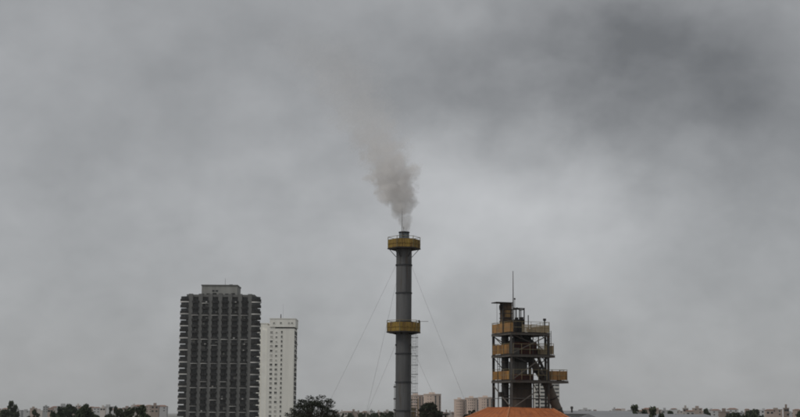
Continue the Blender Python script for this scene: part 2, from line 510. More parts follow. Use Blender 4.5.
# ------------------------------------------------------------------ pale apartment tower
D2 = 880.0
def pale_tower():
    xa, xb, xc = at(257, 360, D2).x, at(266.5, 360, D2).x, at(294, 360, D2).x
    zt = at(280, 328.5, D2).z
    ztop = at(280, 319.0, D2).z
    zw = at(262, 323.5, D2).z
    root = empty('apartment_tower', (xb, D2, 0))
    tag(root, 'tall cream white apartment tower with small square windows and flat roof block', 'building')
    W = xc - xb
    WL = xb - xa
    dep = 24.0
    MB().box(0, W, 0, dep, 0, zt).build('wall', 'white_paint', root)
    MB().box(-WL - 6, -0.02, 2.6, dep - 3, 0, zw).build('wing', 'white_paint', root)
    MB().box(-WL - 6.2, 0.3, 2.4, dep - 2.8, zw, zw + 0.5).build('coping', 'white_trim', root)
    MB().box(-3.0, -0.02, 1.3, 2.58, 0, zw - 4).build('pilaster', 'white_trim', root)
    rb = MB().box(1.6, W + 0.6, -0.5, dep - 2, zt + 0.9, ztop).build('roof_block', 'white_paint', root)
    MB().box(1.0, W, 0.6, dep - 3, zt, zt + 0.9).build('roof_recess', 'recess_dark', root)  # shade under the overhanging roof block, put into the dark colour
    MB().box(1.4, W + 0.8, -0.7, dep - 1.8, ztop, ztop + 0.45).build('coping', 'white_trim', rb)
    MB().box(0, 5.0, 0.03, 1.0, zt, zt + 1.9).build('parapet', 'white_paint', root)
    MB().tube((8.0, 6, ztop + 0.4), (8.0, 6, ztop + 3.4), 0.35, 0.25, 8).build('vent_pipe', 'frame_steel', root)
    MB().tube((9.4, 6, ztop + 0.4), (9.4, 6, ztop + 10), 0.05, 0.04, 6).build('antenna', 'galvanised', root)
    def win(wd, ht, blind, ac=False):
        m = MB()
        m.slot(0).box(-wd / 2 - 0.12, wd / 2 + 0.12, -0.07, 0.02, ht, ht + 0.12).box(-wd / 2 - 0.2, wd / 2 + 0.2, -0.16, 0.02, -0.14, 0)
        m.box(-wd / 2 - 0.12, -wd / 2, -0.07, 0.02, 0, ht).box(wd / 2, wd / 2 + 0.12, -0.07, 0.02, 0, ht)
        m.box(-0.04, 0.04, -0.06, 0.02, 0, ht)
        m.slot(1).box(-wd / 2, wd / 2, -0.03, 0.01, 0, ht * (1 - blind) if blind < 1 else 0.02)
        if blind > 0:
            m.slot(2).box(-wd / 2, wd / 2, -0.035, 0.01, ht * (1 - blind) + 0.001, ht)
        return m.mesh('window', 'white_trim', 'glass_dark', 'blind')
    wA = [win(1.5, 1.3, b) for b in (0.0, 0.0, 0.45, 0.7, 1.0)]
    wB = [win(1.1, 0.9, b) for b in (0.0, 0.5, 0.8, 1.0, 1.0)]
    wC = [win(1.0, 1.5, b) for b in (0.0, 0.0, 0.35)]
    wS = [win(0.8, 0.8, b) for b in (0.0, 0.5, 1.0)]
    sb = MB().box(0.0, 0.7, -1.3, 1.3, -0.15, 1.0).mesh('balcony', 'white_trim')
    sg = MB().box(0.0, 0.12, -2.8, 2.8, 0, 2.3).mesh('side_window', 'recess_dark')
    rg = random.Random(11)
    fl = 2.89
    z = zt - 3.0
    c1, c2, c3 = (at(x, 360, D2).x - xb for x in (271.0, 276.0, 281.3))
    while z > 6:
        inst('window', rg.choice(wA), root, (c1, -0.01, z))
        inst('window', rg.choice(wA if rg.random() < 0.5 else wB), root, (c2, -0.01, z))
        inst('window', rg.choice(wC), root, (c3, -0.01, z))
        inst('window', rg.choice(wS), root, (-WL + 1.3, 2.59, z))
        inst('window', rg.choice(wS), root, (-WL + 4.0, 2.59, z))
        for yy in (4.5, 12.0, 19.0):
            inst('side_window', sg, root, (W - 0.02, yy, z - 0.6))
            if rg.random() < 0.15:
                inst('balcony', sb, root, (W - 0.01, yy, z - 0.7))
        z -= fl
    # top floor slots in the roof block
    for xx in (4.3, 8.6, 13.6, 15.6):
        inst('window', rg.choice(wB), rb, (xx, -0.51, zt + 3.0))
    return root
pale_tower()

# ------------------------------------------------------------------ rounded pink blocks in the distance
D3 = 1500.0
def pink_block(x0, x1, ytop, d, label, strips, bulge=0.22):
    pa, pb = at(x0, 405, d), at(x1, 405, d)
    z = at((x0 + x1) / 2, ytop, d).z
    W = pb.x - pa.x
    root = empty('apartment_block', (pa.x, d, 0))
    tag(root, label, 'building', 'rounded pink apartment blocks far behind the chimney')
    n = 14
    poly = []
    for i in range(n + 1):
        t = i / n
        poly.append((W * t, -W * bulge * math.sin(math.pi * t) ** 0.7))
    poly += [(W, 14), (0, 14)]
    MB().prism(poly, 0, z).build('wall', 'pink_wall', root)
    cx, cy_ = W / 2, 5.0
    MB().prism([(cx + (x - cx) * 1.03, cy_ + (y - cy_) * 1.05) for x, y in poly], z, z + 0.9).build('cornice', 'pink_trim', root)
    MB().box(W * 0.3, W * 0.65, 3, 9, z + 0.9, z + 2.6).build('water_tank', 'pink_trim', root)
    fm = MB().box(-1.0, 1.0, -0.1, 0.3, 0, 1.4).mesh('window', 'glass_dark')
    bm2 = MB().box(-0.5, 0.5, -0.05, 0.3, 0, 0.9).mesh('window', 'glass_dark')
    def front(t):
        return (W * t, -W * bulge * math.sin(math.pi * min(max(t, 0), 1)) ** 0.7)
    zz_ = z - 2.6
    while zz_ > 9:
        for t in strips:
            x, y = front(t)
            inst('window', fm, root, (x, y, zz_))
        for t in (0.25, 0.4, 0.55, 0.7):
            if min(abs(t - s) for s in strips) > 0.12:
                x, y = front(t)
                inst('window', bm2, root, (x, y, zz_ + 0.3))
        zz_ -= 2.9
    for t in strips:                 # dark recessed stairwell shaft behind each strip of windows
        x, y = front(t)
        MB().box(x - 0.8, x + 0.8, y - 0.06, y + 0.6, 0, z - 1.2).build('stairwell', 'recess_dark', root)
pink_block(408.5, 423.3, 395.8, D3 + 30, 'pink rounded apartment block whose edge shows beside the chimney ladder', (0.74, 0.96))
pink_block(423.8, 441, 394.8, D3, 'pink rounded apartment block with two dark window shafts behind dark tree right of chimney', (0.66, 0.9))
pink_block(454.5, 465, 400.0, D3 + 60, 'narrow pink rounded block, left one of three behind the small tree', (0.88,), 0.4)
pink_block(465.5, 478, 398.6, D3 + 20, 'pink rounded block between two pink blocks, middle one of three', (0.05, 0.95))
pink_block(479, 492.5, 398.0, D3 + 50, 'pink rounded block nearest to the industrial tower with two dark shafts', (0.62, 0.9))

# ------------------------------------------------------------------ white block seen through the steel tower
def white_block():
    d = 1150.0
    pa, pb = at(534.5, 395, d), at(559.5, 395, d)
    z = at(547, 383.5, d).z
    W = pb.x - pa.x
    root = empty('apartment_block', (pa.x, d, 0))
    tag(root, 'white apartment block with rows of dark windows seen through the steel tower', 'building')
    MB().box(0, W, 0, 15, 0, z).build('wall', 'pale_wall', root)
    MB().box(-0.3, W + 0.3, -0.3, 15.3, z, z + 0.6).build('coping', 'white_trim', root)
    MB().box(W * 0.2, W * 0.6, 4, 10, z + 0.6, z + 3.0).build('lift_house', 'pale_wall', root)
    me = MB().box(-1.7, 1.7, -0.06, 0.2, 0, 1.3).mesh('window', 'glass_dark')
    ml = MB().box(-W / 2, W / 2, -0.25, 0.2, -0.2, 0.0).mesh('ledge', 'white_trim')
    zz_ = z - 2.2
    while zz_ > 10:
        for t in (0.12, 0.32, 0.52, 0.72, 0.9):
            inst('window', me, root, (W * t, 0, zz_))
        inst('ledge', ml, root, (W / 2, 0, zz_ - 0.3))
        zz_ -= 2.95
white_block()

# ------------------------------------------------------------------ low warehouses right of the steel tower
def warehouse(x0, x1, y, d, label, tank=None, rise=1.2):
    pa, pb = at(x0, y, d), at(x1, y, d)
    z = pa.z
    W = pb.x - pa.x
    root = empty('warehouse', (pa.x, d, 0))
    tag(root, label, 'warehouse')
    MB().box(0, W, 0, 40, 0, z - rise).build('wall', 'warehouse', root)
    rm = MB().add([(-0.5, -0.6, z - rise), (W + 0.5, -0.6, z - rise), (W + 0.5, 20, z), (-0.5, 20, z), (W + 0.5, 40.6, z - rise), (-0.5, 40.6, z - rise)],
                  [(0, 1, 2, 3), (3, 2, 4, 5), (0, 3, 5), (1, 4, 2), (5, 4, 1, 0)])
    rm.build('roof', 'warehouse_roof', root)
    wm = MB().box(-1.6, 1.6, -0.06, 0.1, 0, 1.1).mesh('window', 'glass_dark')
    n = max(2, int(W / 6))
    for i in range(n):
        inst('window', wm, root, ((i + 0.5) * W / n, 0, z - rise - 2.2))
    if tank:
        x = at(tank, y, d).x - pa.x
        MB().tube((x, 8, z - rise), (x, 8, z + 0.7), 0.35, None, 8).lathe([(0.5, z + 0.7), (0.55, z + 0.8), (0.5, z + 1.5), (0.1, z + 1.6), (0.0, z + 1.6)], (x, 8), 12).build('roof_vent', 'frame_steel', root)
warehouse(566, 640, 410.6, 520.0, 'long low grey warehouse with a small roof vent right of the chute', 574.5)
warehouse(600, 720, 413.6, 380.0, 'low grey warehouse in front of the long warehouse')

# ------------------------------------------------------------------ distant low buildings
def far_building(i, x, ytop, d, wpx, mt, label, group):
    p = at(x, ytop, d)
    W = wpx * d / F_PX
    z = p.z
    m = MB()
    m.slot(0).box(-W / 2, W / 2, 0, W * 0.8, 0, z)
    rg = random.Random(i)
    tiled = rg.random() < 0.4
    label = ('wide ' if W > 8.5 else 'narrow ') + {'far_a': 'cream', 'far_b': 'brick brown', 'far_c': 'grey'}[mt] + (' tile roofed building ' if tiled else ' flat building ') + label
    if tiled:
        m.slot(2).add([(-W / 2 - .3, -.3, z), (W / 2 + .3, -.3, z), (W / 2 + .3, W * .8 + .3, z), (-W / 2 - .3, W * .8 + .3, z), (-W * .25, W * .4, z + W * .14), (W * .25, W * .4, z + W * .14)],
                      [(0, 1, 5, 4), (2, 3, 4, 5), (1, 2, 5), (3, 0, 4), (3, 2, 1, 0)])
    else:
        m.slot(0).box(-W * .2, W * .15, W * .2, W * .5, z + 0.01, z + rg.uniform(1.2, 2.6))
        m.box(-W / 2 - .2, W / 2 + .2, -.2, W * .8 + .2, z - 0.5, z + 0.0)
    root = empty('city_building', (p.x, d, 0))
    tag(root, label, 'building', group)
    m.build('wall', (mt, 'glass_dark', 'clay_tile'), root)
    n = max(2, int(W / 4.5))
    win = MB().box(-0.8, 0.8, -0.05, 0.1, 0, 1.3).mesh('window', 'glass_dark')
    zz_ = z - 2.4
    while zz_ > 13 and zz_ > z - 11:
        for k in range(n):
            if rg.random() < 0.85:
                inst('window', win, root, (-W / 2 + (k + 0.5) * W / n, 0, zz_))
        zz_ -= 3.0
rg = random.Random(21)
LAB_A = 'of the far low city between broad tree and chimney'
LAB_B = 'of the far low city past the warehouses'
LAB_C = 'of the far low city beside the dark tower'
i = 0
x = 334.0
while x < 398:
    wp = rg.uniform(3.0, 7.5)
    far_building(i, x, rg.uniform(409.8, 413.4), rg.uniform(1100, 2300), wp, rg.choice(('far_a', 'far_b', 'far_c')), LAB_A, 'far low buildings beside the chimney')
    x += wp * 0.75; i += 1
for x in (443.5, 446.5, 450, 452.5):
    far_building(i, x, rg.uniform(412.2, 413.6), rg.uniform(1100, 1700), rg.uniform(3, 5), rg.choice(('far_a', 'far_b')), 'far off between the two clusters of pink blocks', 'far low buildings between the pink blocks'); i += 1
x = 580.0
while x < 806:
    wp = rg.uniform(4, 11)
    far_building(i, x, rg.uniform(407.5, 412.5), rg.uniform(900, 2200), wp, rg.choice(('far_a', 'far_b', 'far_c')), LAB_B, 'far low buildings right of the steel tower')
    x += wp * 0.9; i += 1
x = -6.0
while x < 168:
    wp = rg.uniform(4, 11)
    far_building(i, x, rg.uniform(405.0, 411.5), rg.uniform(900, 2200), wp, rg.choice(('far_a', 'far_b', 'far_c')), LAB_C, 'far low buildings left of the dark tower')
    x += wp * 0.9; i += 1

# ------------------------------------------------------------------ trees
def tree_meshes(seed, H, crown_w, crown_h, clumps, leaves, leaf, flat=0.6, lmat='leaf', core=0.5, dome=2.2, clump=(0.055, 0.105)):
    """trunk + limbs and a crown of leaf clumps; crown top at z = H"""
    rg = random.Random(seed)
    tr = MB()
    base = H - crown_h
    tr.tube((0, 0, 0), (0.1, 0, base * 0.55), H * 0.028, H * 0.022, 8)
    tr.tube((0.1, 0, base * 0.55), (0, 0.1, base), H * 0.022, H * 0.017, 8)
    tips = []
    for c in range(clumps):
        for _ in range(30):
            ga, rr, z = c * 2.39996 + rg.uniform(-0.5, 0.5), rg.random() ** 0.5, rg.uniform(0.0, 1)
            x, y = math.cos(ga) * rr, math.sin(ga) * rr
            lim = max(0.0, 1 - (z * 0.98) ** dome) ** 0.5
            if rr < lim and (rr > lim * core or z > 0.62):
                break
        t = Vector((x * crown_w / 2 * rg.uniform(0.82, 1.0), y * crown_w / 2 * rg.uniform(0.82, 1.0), base + z * crown_h * 0.93))
        tips.append(t)
    forks = [Vector((math.cos(a) * crown_w * 0.16, math.sin(a) * crown_w * 0.16, base + crown_h * rg.uniform(0.1, 0.35))) for a in [k * 1.05 for k in range(6)]]
    for f in forks:
        tr.tube((0, 0.1, base - 0.2), f, H * 0.013, H * 0.009, 6, False)
    lf = MB()
    for t in tips:
        f = min(forks, key=lambda q: (q - t).length)
        mid = (f + t) / 2 + Vector((rg.uniform(-.3, .3), rg.uniform(-.3, .3), rg.uniform(-.4, .1)))
        tr.tube(f, mid, H * 0.006, H * 0.004, 5, False)
        tr.tube(mid, t, H * 0.004, H * 0.0015, 5, False)
        cr = crown_w * rg.uniform(*clump)
        for _ in range(int(leaves * (cr / (crown_w * 0.08)) ** 2)):
            d = Vector((rg.gauss(0, 1), rg.gauss(0, 1), rg.gauss(0, 1)))
            d = d.normalized() * (rg.random() ** 0.45) * cr
            p = t + Vector((d.x * 1.15, d.y * 1.15, d.z * flat))
            n = Vector((rg.gauss(0, 1), rg.gauss(0, 1), rg.gauss(0.5, 1))).normalized()
            a = n.orthogonal().normalized() * leaf * rg.uniform(0.6, 1.2)
            b = n.cross(a).normalized() * leaf * rg.uniform(0.35, 0.6)
            lf.add([p - a, p - b * 0.8, p + a, p + b], [(0, 1, 2, 3)])
    return tr.mesh('trunk', 'bark'), lf.mesh('crown', lmat)
def tree(name, meshes, loc, label, group=None, s=(1, 1, 1), rz=0.0):
    r = empty(name, loc, rz)
    r.scale = s
    tag(r, label, 'tree', group)
    inst('trunk', meshes[0], r)
    inst('crown', meshes[1], r)
    return r
p = at(314.5, 393.5, 200)
tree('broad_tree', tree_meshes(5, p.z, 8.0, 5.0, 135, 110, 0.13, 0.6, core=0.62, dome=2.6, clump=(0.05, 0.085)), (p.x, 200, 0), 'broad dark leafy tree with gaps in its crown beside the cream white tower')
p = at(430, 401.5, 330)
tree('dark_tree', tree_meshes(8, p.z, 6.6, 5.2, 80, 140, 0.22, 0.8, core=0.2), (p.x, 330, 0), 'dark leafy tree in front of the pink blocks right of the chimney')
p = at(470, 408.5, 330)
tree('dark_tree', tree_meshes(12, p.z, 5.0, 4.2, 60, 130, 0.22, 0.8, core=0.2), (p.x, 330, 0), 'small dark tree at the foot of the three pink blocks')
p = at(441, 409.5, 360)
tree('dark_tree', tree_meshes(14, p.z, 3.6, 4.0, 40, 120, 0.22, 0.8, core=0.2), (p.x, 360, 0), 'low dark tree right beside the tree behind the chimney ladder')
small = [tree_meshes(30 + k, 9.0, 8.0, 6.0, 46, 70, 0.42, 0.85, 'leaf_far', core=0.2) for k in range(3)]
def small_trees(xs, yr, dr, label, group):
    for x in xs:
        d = rg.uniform(*dr)
        p = at(x, rg.uniform(*yr), d)
        k = p.z / 9.0
        wv_ = k * rg.uniform(0.55, 0.85)
        q_ = wv_ / k
        kind_ = 'slender ' if q_ < 0.64 else ('rounded ' if q_ < 0.75 else 'wide ')
        tall = 'tall ' if k > 1.62 else 'short '
        tree('small_tree', rg.choice(small), (p.x, d, 0), tall + kind_ + label, group, (wv_, wv_, k), rg.uniform(0, 6.28))
small_trees((343, 351, 362, 366, 374, 383, 389, 393.5), (411.4, 413.4), (500, 900), 'dark tree among the far low buildings beside the chimney', 'small trees beside the chimney')
small_trees([rg.uniform(0, 165) for _ in range(10)], (401, 411), (320, 700), 'dark tree among the far low buildings left of the dark tower', 'trees left of the dark tower')
small_trees([rg.uniform(592, 806) for _ in range(11)], (405, 413), (300, 700), 'dark tree by the warehouses right of the steel tower', 'trees right of the steel tower')

# ------------------------------------------------------------------ chimney stack
DC = 130.0
def chimney():
    c = at(403.6, 330, DC)
    def zpx(y):
        return at(404, y, DC).z
    root = empty('chimney_stack', (c.x, DC, 0))
    tag(root, 'tall grey steel chimney stack with two yellow platforms and guy wires', 'chimney')
    r = 0.725
    # shell sections between the flanges
    ys = [238.5, 265.3, 293.2, 322.0, 353.8, 382.3, 410.8]
    zs = [zpx(y) for y in ys]
    while zs[-1] - 2.62 > 0.4:
        zs.append(zs[-1] - 2.62)
    zs.append(0.0)
    for k in range(len(zs) - 1):
        zt_, zb = zs[k], zs[k + 1]
        m = MB().lathe([(r, zb + 0.035), (r, zt_ - 0.035)], n=40)
        s = m.build('shell_section', 'stack_steel', root)
        # lapped vertical weld seam
        a = R(-120 + 47 * k)
        MB().beam((math.cos(a) * r, math.sin(a) * r, zb + 0.05), (math.cos(a) * r, math.sin(a) * r, zt_ - 0.05), 0.03).build('weld_seam', 'stack_flange', s)
        if k:
            MB().lathe([(r - 0.02, zt_ - 0.06), (r + 0.055, zt_ - 0.06), (r + 0.055, zt_ + 0.06), (r - 0.02, zt_ + 0.06)], n=40, smooth=False).build('flange', 'stack_flange', root)
    # soot collar under the mouth
    MB().lathe([(r + 0.006, zs[1] + 1.5), (r + 0.006, zs[0] - 0.04)], n=40).build('soot_band', 'stack_soot', root)
    # spout
    z0, z1 = zs[0], zpx(231.8)
    rs = 0.475
    MB().lathe([(r + 0.01, z0 - 0.035), (rs + 0.03, z0 + 0.03), (rs, z0 + 0.06), (rs, z1), (rs - 0.05, z1), (rs - 0.05, z0)], n=32).build('spout', 'spout_steel', root)
    MB().lathe([(rs + 0.001, z1 - 0.10), (rs + 0.05, z1 - 0.10), (rs + 0.05, z1 - 0.02), (rs + 0.001, z1 - 0.02)], n=32, smooth=False).build('spout_rim', 'stack_flange', root)
    # platforms: six-sided decks with panel guards
    def platform(yb, yt, yr, R_, ph):
        zb, zt_, zr = zpx(yb), zpx(yt), zpx(yr)
        d = MB().lathe([(r + 0.02, zb - 0.10), (R_ + 0.06, zb - 0.10), (R_ + 0.06, zb), (r + 0.02, zb), (r + 0.02, zb - 0.10)], n=6, smooth=False, phase=ph)
        deck = d.build('platform_deck', 'deck_steel', root)
        for k in range(6):
            a, b = ph + k * math.pi / 3, ph + (k + 1) * math.pi / 3
            pa = Vector((math.cos(a) * R_, math.sin(a) * R_, 0))
            pb = Vector((math.cos(b) * R_, math.sin(b) * R_, 0))
            # corrugated guard panel
            m = MB()
            n = 12
            nrm = ((pa + pb) / 2).normalized()
            g = []
            for i in range(n + 1):
                q = pa.lerp(pb, 0.02 + 0.96 * i / n) + nrm * (0.018 if i % 2 else -0.012)
                g.append(q)
            vs_ = [(q.x, q.y, zb + 0.03) for q in g] + [(q.x, q.y, zt_) for q in g]
            vs_ += [(q.x * 0.985, q.y * 0.985, zb + 0.03) for q in g] + [(q.x * 0.985, q.y * 0.985, zt_) for q in g]
            N = n + 1
            fs = []
            for i in range(n):
                fs += [(i, i + 1, i + 1 + N, i + N), (2 * N + i + 1, 2 * N + i, 3 * N + i, 3 * N + i + 1),
                       (N + i, N + i + 1, 3 * N + i + 1, 3 * N + i), (i + 1, i, 2 * N + i, 2 * N + i + 1)]
            m.add(vs_, fs)
            m.build('guard_panel', 'yellow_panel', root)
            MB().tube((pa.x, pa.y, zb - 0.02), (pa.x, pa.y, zr + 0.02), 0.03, None, 8).build('post', 'rail_steel', root)
            MB().tube((pa.x, pa.y, zr), (pb.x, pb.y, zr), 0.022, None, 8).build('top_rail', 'rail_steel', root)
            qa, qb = pa * 1.02, pb * 1.02
            MB().beam((qa.x, qa.y, (zb + zt_) / 2), (qb.x, qb.y, (zb + zt_) / 2), 0.03, 0.05).build('mid_rail', 'yellow_panel', root)
        return zb
    zb = platform(248.4, 239.9, 237.4, 1.50, R(4))
    for k in range(6):
        a = R(4) + k * math.pi / 3
        MB().beam((math.cos(a) * 1.40, math.sin(a) * 1.40, zb - 0.08), (math.cos(a) * (r + 0.01), math.sin(a) * (r + 0.01), zb - 0.82), 0.05).build('bracket', 'deck_steel', root)
    zb2 = platform(332.0, 322.8, 320.9, 1.60, R(17))
    for k in range(6):
        a = R(17) + k * math.pi / 3
        MB().add([(math.cos(a) * 1.5, math.sin(a) * 1.5, zb2 - 0.1), (math.cos(a) * r, math.sin(a) * r, zb2 - 0.1), (math.cos(a) * r, math.sin(a) * r, zb2 - 0.28)], [(0, 1, 2), (2, 1, 0)]) \
            .build('bracket', 'deck_steel', root)
    # lamp arm on the lower platform
    zl = zpx(322.0)
    arm = MB().tube((1.45, -0.5, zl + 0.02), (2.28, -0.5, zl + 0.03), 0.02, None, 6).build('lamp_arm', 'frame_steel', root)
    MB().box(1.36, 1.5, -0.57, -0.43, zl - 0.12, zl + 0.14).build('lamp_box', 'deck_steel', arm)
    # caged ladder on the right
    lx0, lx1 = 0.86, 1.16
    lad = MB()
    for xx in (lx0, lx1):
        lad.beam((xx, -0.35, 0.2), (xx, -0.35, zb2 - 0.1), 0.035, 0.05)
    ld = lad.build('ladder', 'galvanised', root)
    z = 0.5
    rung = MB().tube((lx0, -0.35, 0), (lx1, -0.35, 0), 0.013, None, 6).mesh('rung', 'galvanised')
    while z < zb2 - 0.2:
        inst('rung', rung, ld, (0, 0, z))
        z += 0.28
    hoop = MB()
    pts = [(lx0 + 0.15 + math.sin(t) * 0.33, -0.35 - 0.36 + math.cos(t) * 0.36, 0) for t in [R(a) for a in range(25, 336, 20)]]
    for a, b in zip(pts, pts[1:]):
        hoop.beam(a, b, 0.03, 0.05)
    hm = hoop.mesh('cage_hoop', 'galvanised')
    z = zb2 - 0.55
    while z > 3:
        inst('cage_hoop', hm, ld, (0, 0, z))
        z -= 0.84
    for t in (60, 120, 180, 240, 300):
        t = R(t)
        q = (lx0 + 0.15 + math.sin(t) * 0.33, -0.71 + math.cos(t) * 0.36)
        MB().beam((q[0], q[1], 2.6), (q[0], q[1], zb2 - 0.3), 0.022, 0.012).build('cage_bar', 'galvanised', ld)
    # standoffs
    z = zb2 - 1.5
    while z > 1:
        MB().beam((r - 0.05, -0.2, z), (lx0 + 0.3, -0.345, z), 0.035).build('ladder_standoff', 'frame_steel', root)
        z -= 2.62
    # yellow landing low on the stack, behind the ladder
    zl = zpx(417)
    MB().box(0.70, 1.42, -0.1, 0.6, zl - 0.06, zl).build('landing', 'deck_steel', root)
    for xx, yy in ((0.76, 0.5), (1.36, 0.5), (1.36, -0.02)):
        MB().tube((xx, yy, zl), (xx, yy, zpx(398.5)), 0.03, None, 6).build('post', 'yellow_panel', root)
    for yy in (399.5, 406):
        MB().beam((0.76, 0.5, zpx(yy)), (1.36, 0.5, zpx(yy)), 0.05).build('rail', 'yellow_panel', root)
    MB().box(0.78, 1.2, 0.46, 0.49, zl, zpx(407.5)).build('guard_panel', 'yellow_panel', root)
    MB().box(0.72, 0.98, -0.06, 0.2, 0, zl - 0.06).build('landing_leg', 'rail_steel', root)
    # conduit on the left
    MB().tube((-0.80, -0.12, 0), (-0.80, -0.12, zpx(384)), 0.03, None, 8).build('conduit', 'galvanised', root)
    for yy in (387, 399, 410):
        MB().box(-0.90, -0.68, -0.2, -0.05, zpx(yy) - 0.06, zpx(yy) + 0.06).build('conduit_clamp', 'frame_steel', root)
    # lightning rod
    MB().tube((-0.20, -0.49, z0 + 0.05), (-0.20, -0.49, zpx(206)), 0.028, 0.012, 6).build('lightning_rod', 'frame_grey', root)
    MB().tube((-0.05, -0.50, z0 + 0.05), (-0.05, -0.50, zpx(227)), 0.018, None, 6).build('sensor_pipe', 'frame_steel', root)
    # guy wires
    zu, zl_ = zpx(265.3), zpx(345)
    A = ((zu, -13.9, -5.0), (zu, -6.9, 13.0), (zu, 11.6, -7.0), (zl_, -9.4, -4.0), (zl_, 10.2, -5.5))
    for z_, dx, dy in A:
        L = math.hypot(dx, dy)
        p0 = Vector((dx / L * (r + 0.06), dy / L * (r + 0.06), z_))
        p1 = Vector((dx, dy, 0.3))
        m = MB()
        n = 10
        prev = p0
        for k in range(1, n + 1):
            t = k / n
            q = p0.lerp(p1, t)
            q.z -= 0.35 * 4 * t * (1 - t)
            m.tube(prev, q, 0.0085, None, 5, False)
            prev = q
        wr = m.build('guy_wire', 'cable', root)
        MB().box(dx - 0.4, dx + 0.4, dy - 0.4, dy + 0.4, 0, 0.5).build('anchor_block', 'frame_grey', wr)
        MB().box(p0.x - 0.05, p0.x + 0.05, p0.y - 0.05, p0.y + 0.05, z_ - 0.1, z_ + 0.06).build('lug', 'stack_flange', wr)
    return Vector((c.x, DC, z1))
MOUTH = chimney()

# ------------------------------------------------------------------ steel process tower
DT = 158.0
TH = R(21.3)
SC = DT / F_PX
def steel_tower():
    B = at(511.3, 380, DT)
    root = empty('process_tower', (B.x, DT, 0), TH)
    tag(root, 'rusty open steel process tower with yellow railings, ducts and a sloping chute', 'tower')
    a = 4.66
    def zp(y):
        return at(520, y, DT + 1).z
    def ux(x, v):                         # local x of photograph column x at local y = v
        return ((x - 511.3) * SC + v * math.sin(TH)) / math.cos(TH)
    z1, z2, z3, z0 = zp(332.5), zp(354.3), zp(380.0), zp(409)
    zg = 0.0
    # columns (H sections)
    def column(x, y, zt_, wd, mt):
        m = MB()
        t = wd * 0.22
        m.box(x - wd / 2, x + wd / 2, y - wd / 2, y - wd / 2 + t, zg, zt_)
        m.box(x - wd / 2, x + wd / 2, y + wd / 2 - t, y + wd / 2, zg, zt_)
        m.box(x - t / 2, x + t / 2, y - wd / 2 + t, y + wd / 2 - t, zg, zt_)
        m.build('column', mt, root)
    column(0, 0, z1 - 0.05, 0.23, 'frame_grey')
    column(a, 0, z1 - 0.05, 0.21, 'frame_steel')
    column(0, a, z1 - 0.05, 0.24, 'frame_steel')
    column(a, a, z1 - 0.05, 0.28, 'frame_steel')
    column(ux(534, 0), 0.03, z1 - 0.3, 0.09, 'frame_steel')
    # decks
    def deck(z, x0, x1, y0, y1, hole=None):
        d = MB()
        d.box(x0, x1, y0, y1, z - 0.05, z)
        dk = d.build('deck', 'deck_steel', root)
        for (p, q) in (((x0, y0), (x1, y0)), ((x1, y0), (x1, y1)), ((x1, y1), (x0, y1)), ((x0, y1), (x0, y0))):
            MB().ibeam((p[0], p[1], z - 0.19), (q[0], q[1], z - 0.19), 0.15, 0.22).build('edge_beam', 'brace_grey', root)
        k = x0 + 0.9
        while k < x1 - 0.3:
            MB().beam((k, y0 + 0.1, z - 0.14), (k, y1 - 0.1, z - 0.14), 0.08, 0.16).build('joist', 'frame_steel', root)
            k += 0.95
    deck(z1, -0.15, a + 0.15, -0.15, a + 0.15)
    deck(z2, -0.16, a + 0.16, -0.16, a + 0.16)
    deck(z3, -0.17, a + 0.17, -0.17, a + 0.17)
    deck(z3 - 0.02, a + 0.19, ux(570, 0), -0.15, 1.7)
    deck(z2 - 0.02, a + 0.19, ux(556, 0.0), -0.15, 1.5)
    # guards: posts, rails and sheet panels along a segment
    def guard(p, q, z, h, mt, n, panel=True, ph=0.9, rails=True, skip=(), grille=0):
        p, q = Vector((*p, z)), Vector((*q, z))
        for i in range(n + 1):
            c = p.lerp(q, i / n)
            MB().tube(c, c + Vector((0, 0, h + 0.12)), 0.03, None, 6).build('rail_post', 'rail_steel', root)
        for hh in ((h + 0.1, 0.55) if rails else ()):
            MB().tube(p + Vector((0, 0, hh)), q + Vector((0, 0, hh)), 0.025, None, 6).build('rail', 'rail_steel', root)
        if panel:
            for i in range(n):
                if i in skip:
                    continue
                a_, b_ = p.lerp(q, (i + 0.04) / n), p.lerp(q, (i + 0.96) / n)
                if grille:
                    gm_ = MB()
                    for g_ in range(grille + 1):
                        c = a_.lerp(b_, g_ / grille)
                        gm_.beam(c + Vector((0, 0, 0.05)), c + Vector((0, 0, 0.05 + ph)), (b_ - a_).length / grille * 0.62, 0.015)
                    for hh in (0.08, 0.05 + ph):
                        gm_.beam(a_ + Vector((0, 0, hh)), b_ + Vector((0, 0, hh)), 0.03, 0.05)
                    gm_.build('guard_panel', mt, root)
                else:
                    MB().beam(a_ + Vector((0, 0, 0.05 + ph / 2)), b_ + Vector((0, 0, 0.05 + ph / 2)), 0.02, ph).build('guard_panel', mt, root)
    e = -0.12
    guard((e, a + 0.1), (e, e), z1, 1.12, 'yellow_dusty', 3, ph=1.0)
    guard((e, e), (ux(513.5, e), e), z1, 1.12, 'yellow_dusty', 1, ph=1.0)
    guard((ux(513.5, e), e), (a + 0.05, e), z1, 1.1, 'pale_panel', 4, ph=0.78, skip=(0,), grille=9)
    guard((a + 0.12, e), (a + 0.12, a), z1, 1.1, 'pale_panel', 3, ph=0.8, grille=10)
    guard((a, a + 0.12), (0, a + 0.12), z1, 1.1, 'pale_panel', 3, ph=0.8, grille=10)
    guard((e, a), (e, 0.25), z2, 1.1, 'yellow_orange', 3, ph=1.05)
    guard((0.25, a + 0.1), (a, a + 0.1), z2, 1.1, 'yellow_panel', 3, panel=False)
    guard((e, a), (e, 0.25), z3, 1.1, 'yellow_orange', 3, ph=0.95)
    guard((0.2, e), (a - 0.25, e), z3, 1.05, 'rail_steel', 4, panel=False)
    guard((0.2, e), (a - 0.25, e), z2, 1.05, 'rail_steel', 4, panel=False)
    xr = ux(569, 0)
